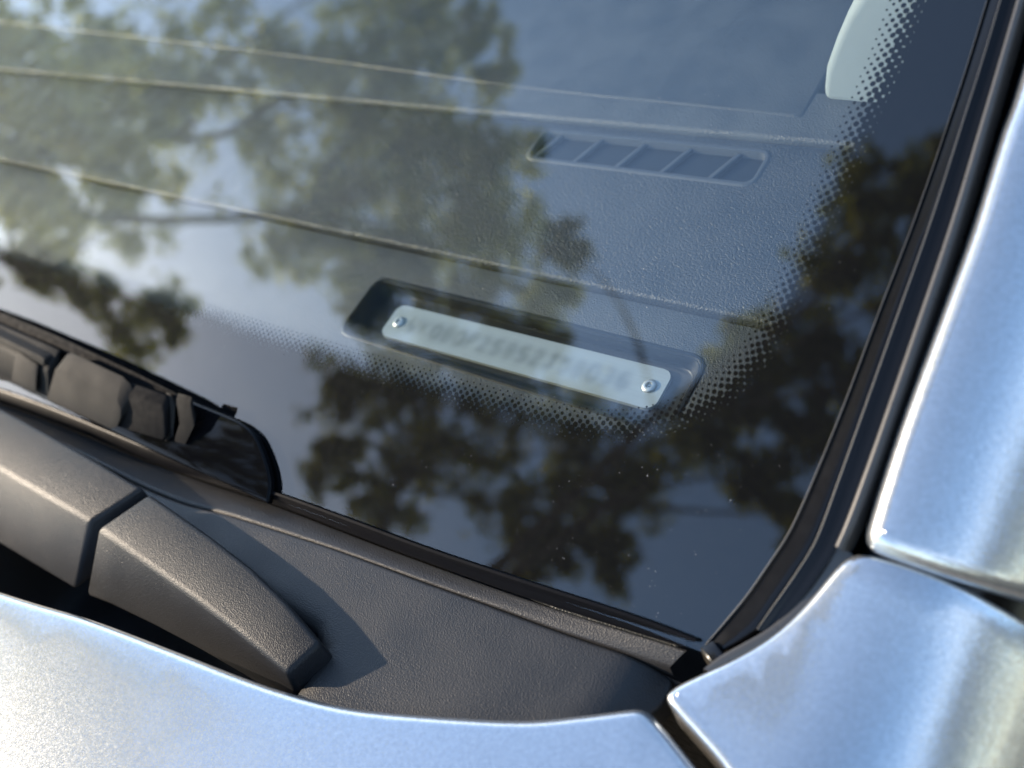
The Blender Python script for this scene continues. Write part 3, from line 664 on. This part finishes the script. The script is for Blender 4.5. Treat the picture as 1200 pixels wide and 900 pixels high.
def tree(label, crown, base, fork, mat, per, leaf, group):
    t = thing('tree', label, 'tree', (base[0], base[1], 0), group); off = np.array([base[0], base[1], 0])
    V, F = [], []; limb(V, F, np.array([base[0], base[1], -.1])-off, np.array(fork)-off, .24, .15, 12, .1)
    tips = np.array([c[:3] for c in crown]); ns = 7; pick = tips[rng.permutation(len(tips))[:ns]]; hubs = []
    for p in pick:
        h = np.array(fork)*.35+p*.65; limb(V, F, np.array(fork)-off, h-off, .07, .028); hubs.append(h)
    hubs = np.array(hubs)
    for p in tips:
        h = hubs[np.argmin(np.linalg.norm(hubs-p, axis=1))]; limb(V, F, h-off, p-off, .022, .006, 6, .25)
    o = obj('trunk', V, F, BARK, t)
    pos = []
    for x, y, z, r in crown:
        for _ in range(24):                         # sprays inside the clump, gaps between
            d = rng.normal(0, 1, 3); d /= np.linalg.norm(d); c = np.array([x, y, z])+d*r*rng.uniform(0, 1.15)**.6
            m = int(per*.62*rng.uniform(.3, 1.3)); pos.append(c+rng.normal(0, 1, (m, 3))*r*rng.uniform(.09, .24)*np.array([1, 1, .7]))
    pos = np.vstack(pos)
    s = np.array(SUN); rel = pos-np.array([.6, -.03, 1.02]); d = np.linalg.norm(rel-np.outer(rel@s, s), axis=1); pos = pos[d > .45]-off
    n = len(pos); a = rng.normal(0, 1, (n, 3)); a /= np.linalg.norm(a, axis=1)[:, None]; b = np.cross(a, rng.normal(0, 1, (n, 3))); b /= np.linalg.norm(b, axis=1)[:, None]
    sz = leaf*rng.uniform(.6, 1.3, n)[:, None]; c = np.cross(a, b)
    vv = np.stack([pos-a*sz, pos+b*sz*.45-c*sz*.12, pos+a*sz, pos-b*sz*.45-c*sz*.12], 1).reshape(-1, 3)
    me = bpy.data.meshes.new('crown'); me.vertices.add(4*n); me.vertices.foreach_set('co', vv.ravel()); me.loops.add(4*n); me.polygons.add(n)
    me.loops.foreach_set('vertex_index', np.arange(4*n)); me.polygons.foreach_set('loop_start', np.arange(n)*4); me.polygons.foreach_set('loop_total', np.full(n, 4))
    me.update(); me.validate(); me.materials.append(mat); o = bpy.data.objects.new('crown', me); COL.objects.link(o); o.parent = t; o['kind'] = 'stuff'
GRP = 'trees reflected in the windscreen'
LEAF_Y = leaf_mat('bright_yellow_leaves', (.30, .29, .05), (.50, .47, .07), (.64, .60, .12))
LEAF_H = leaf_mat('brown_autumn_leaves', (.07, .05, .028), (.15, .105, .055), (.26, .19, .10))
CROWN_H = [(6.77, -6.97, 1.65, 0.71), (7.7, -6.9, 0.54, 0.79), (6.82, -6.44, 3.59, 0.66), (8.21, -5.93, 2.48, 0.55), (7.72, -5.34, 2.12, 0.76), (7.81, -5.46, 2.85, 0.71), (6.92, -5.12, 3.18, 0.67), (7.93, -4.25, 2.71, 0.82), (7.15, -3.94, 1.88, 0.83), (8.31, -4.0, 0.92, 0.58), (8.52, -3.44, 2.44, 0.61), (7.42, -3.11, 1.59, 0.7), (7.6, -2.44, 2.61, 0.83), (8.26, -2.03, 2.58, 0.56), (8.27, -1.68, 3.3, 0.7), (7.91, -1.77, 3.08, 0.7), (6.88, -1.5, 3.15, 0.85), (6.41, -0.7, 1.77, 0.55), (6.91, -0.36, 3.21, 0.52), (7.67, -0.43, 2.73, 0.62), (8.31, 0.49, 2.07, 0.85), (6.94, 0.31, 2.36, 0.51), (6.67, 0.86, 2.39, 0.55), (6.3, 1.5, 1.47, 0.84), (8.35, 1.57, 1.93, 0.68), (7.75, 2.06, 2.23, 0.72), (8.46, 2.36, 1.84, 0.75), (6.77, 2.6, 3.53, 0.68), (7.52, 2.79, 1.79, 0.7), (6.25, 3.51, 2.46, 0.52), (7.71, 3.78, 2.61, 0.62), (7.9, 4.3, 0.57, 0.52), (7.82, 4.8, 1.28, 0.66), (7.62, 4.77, 1.63, 0.61), (7.09, 5.3, 1.43, 0.63), (8.05, 5.32, 2.26, 0.76), (6.94, 5.79, 2.99, 0.58), (6.65, 6.28, 2.66, 0.54), (6.97, 6.58, 3.08, 0.65), (8.25, 6.84, 1.54, 0.73), (8.32, 7.37, 1.2, 0.54), (7.47, 7.57, 3.0, 0.79), (6.64, 7.99, 3.0, 0.72), (8.14, 8.39, 0.9, 0.6), (8.11, 8.7, 1.57, 0.65), (7.21, 9.15, 3.35, 0.55), (6.21, 9.83, 3.23, 0.85), (7.24, 10.19, 3.37, 0.58), (7.99, 10.48, 2.56, 0.68), (6.89, 10.54, 1.21, 0.52), (7.61, 10.87, 3.01, 0.52), (8.37, 11.48, 3.36, 0.81)]
tree('small bright yellow autumn tree mirrored at the left edge of the windscreen', CROWN_Y, (-6.9, -.2), (-6.7, -.3, 2.6), LEAF_Y, 60, .045, GRP)
tree('broad brown autumn tree mirrored in the curved side of the front wing', CROWN_H, (8.4, 1.2), (7.9, 1.3, 1.0), LEAF_H, 95, .07, 'trees reflected in the paint')
tree('loose yellow green tree mirrored in the upper half of the windscreen', CROWN_A, (-8.2, -1.3), (-7.6, -1.1, 3.3), LEAF_A, 80, .045, GRP)
tree('dark olive tree mirrored along the black lower border of the windscreen', CROWN_B, (-4.4, -5.6), (-3.9, -4.8, 3.6), LEAF_B, 95, .042, GRP)

# ------------------------------------------------------------------ dry grass standing on the driver's side, seen in the curve of the wing
def dry_grass():
    m = leaf_mat('dry_straw', (.06, .045, .025), (.13, .095, .05), (.30, .23, .13)); n = 5200
    x = 1.9+rng.gamma(1.6, 1.3, n); y = rng.uniform(-4.5, 6, n); h = rng.uniform(.25, .95, n)*(1+.12*np.minimum(x-1.9, 4)); a = rng.uniform(0, 6.28, n); wd = rng.uniform(.004, .012, n)
    lean = rng.normal(0, .16, (n, 2))*h[:, None]; z = np.zeros(n); d = np.stack([np.cos(a)*wd, np.sin(a)*wd, z], 1); p = np.stack([x, y, z-.02], 1)
    q = p+np.stack([lean[:, 0]*.35, lean[:, 1]*.35, h*.55], 1); t = p+np.stack([lean[:, 0], lean[:, 1], h], 1)
    V = np.stack([p-d, p+d, q-d*.8, q+d*.8, t], 1).reshape(-1, 3)*1000; F = []
    for i in range(n): b = i*5; F += [(b, b+1, b+3, b+2), (b+2, b+3, b+4)]
    o = obj('tall_grass', V, F, m, None, smooth=False, kind='stuff'); o['label'] = 'dry straw coloured grass mirrored in the shoulder of the front wing'; o['category'] = 'grass'
dry_grass()
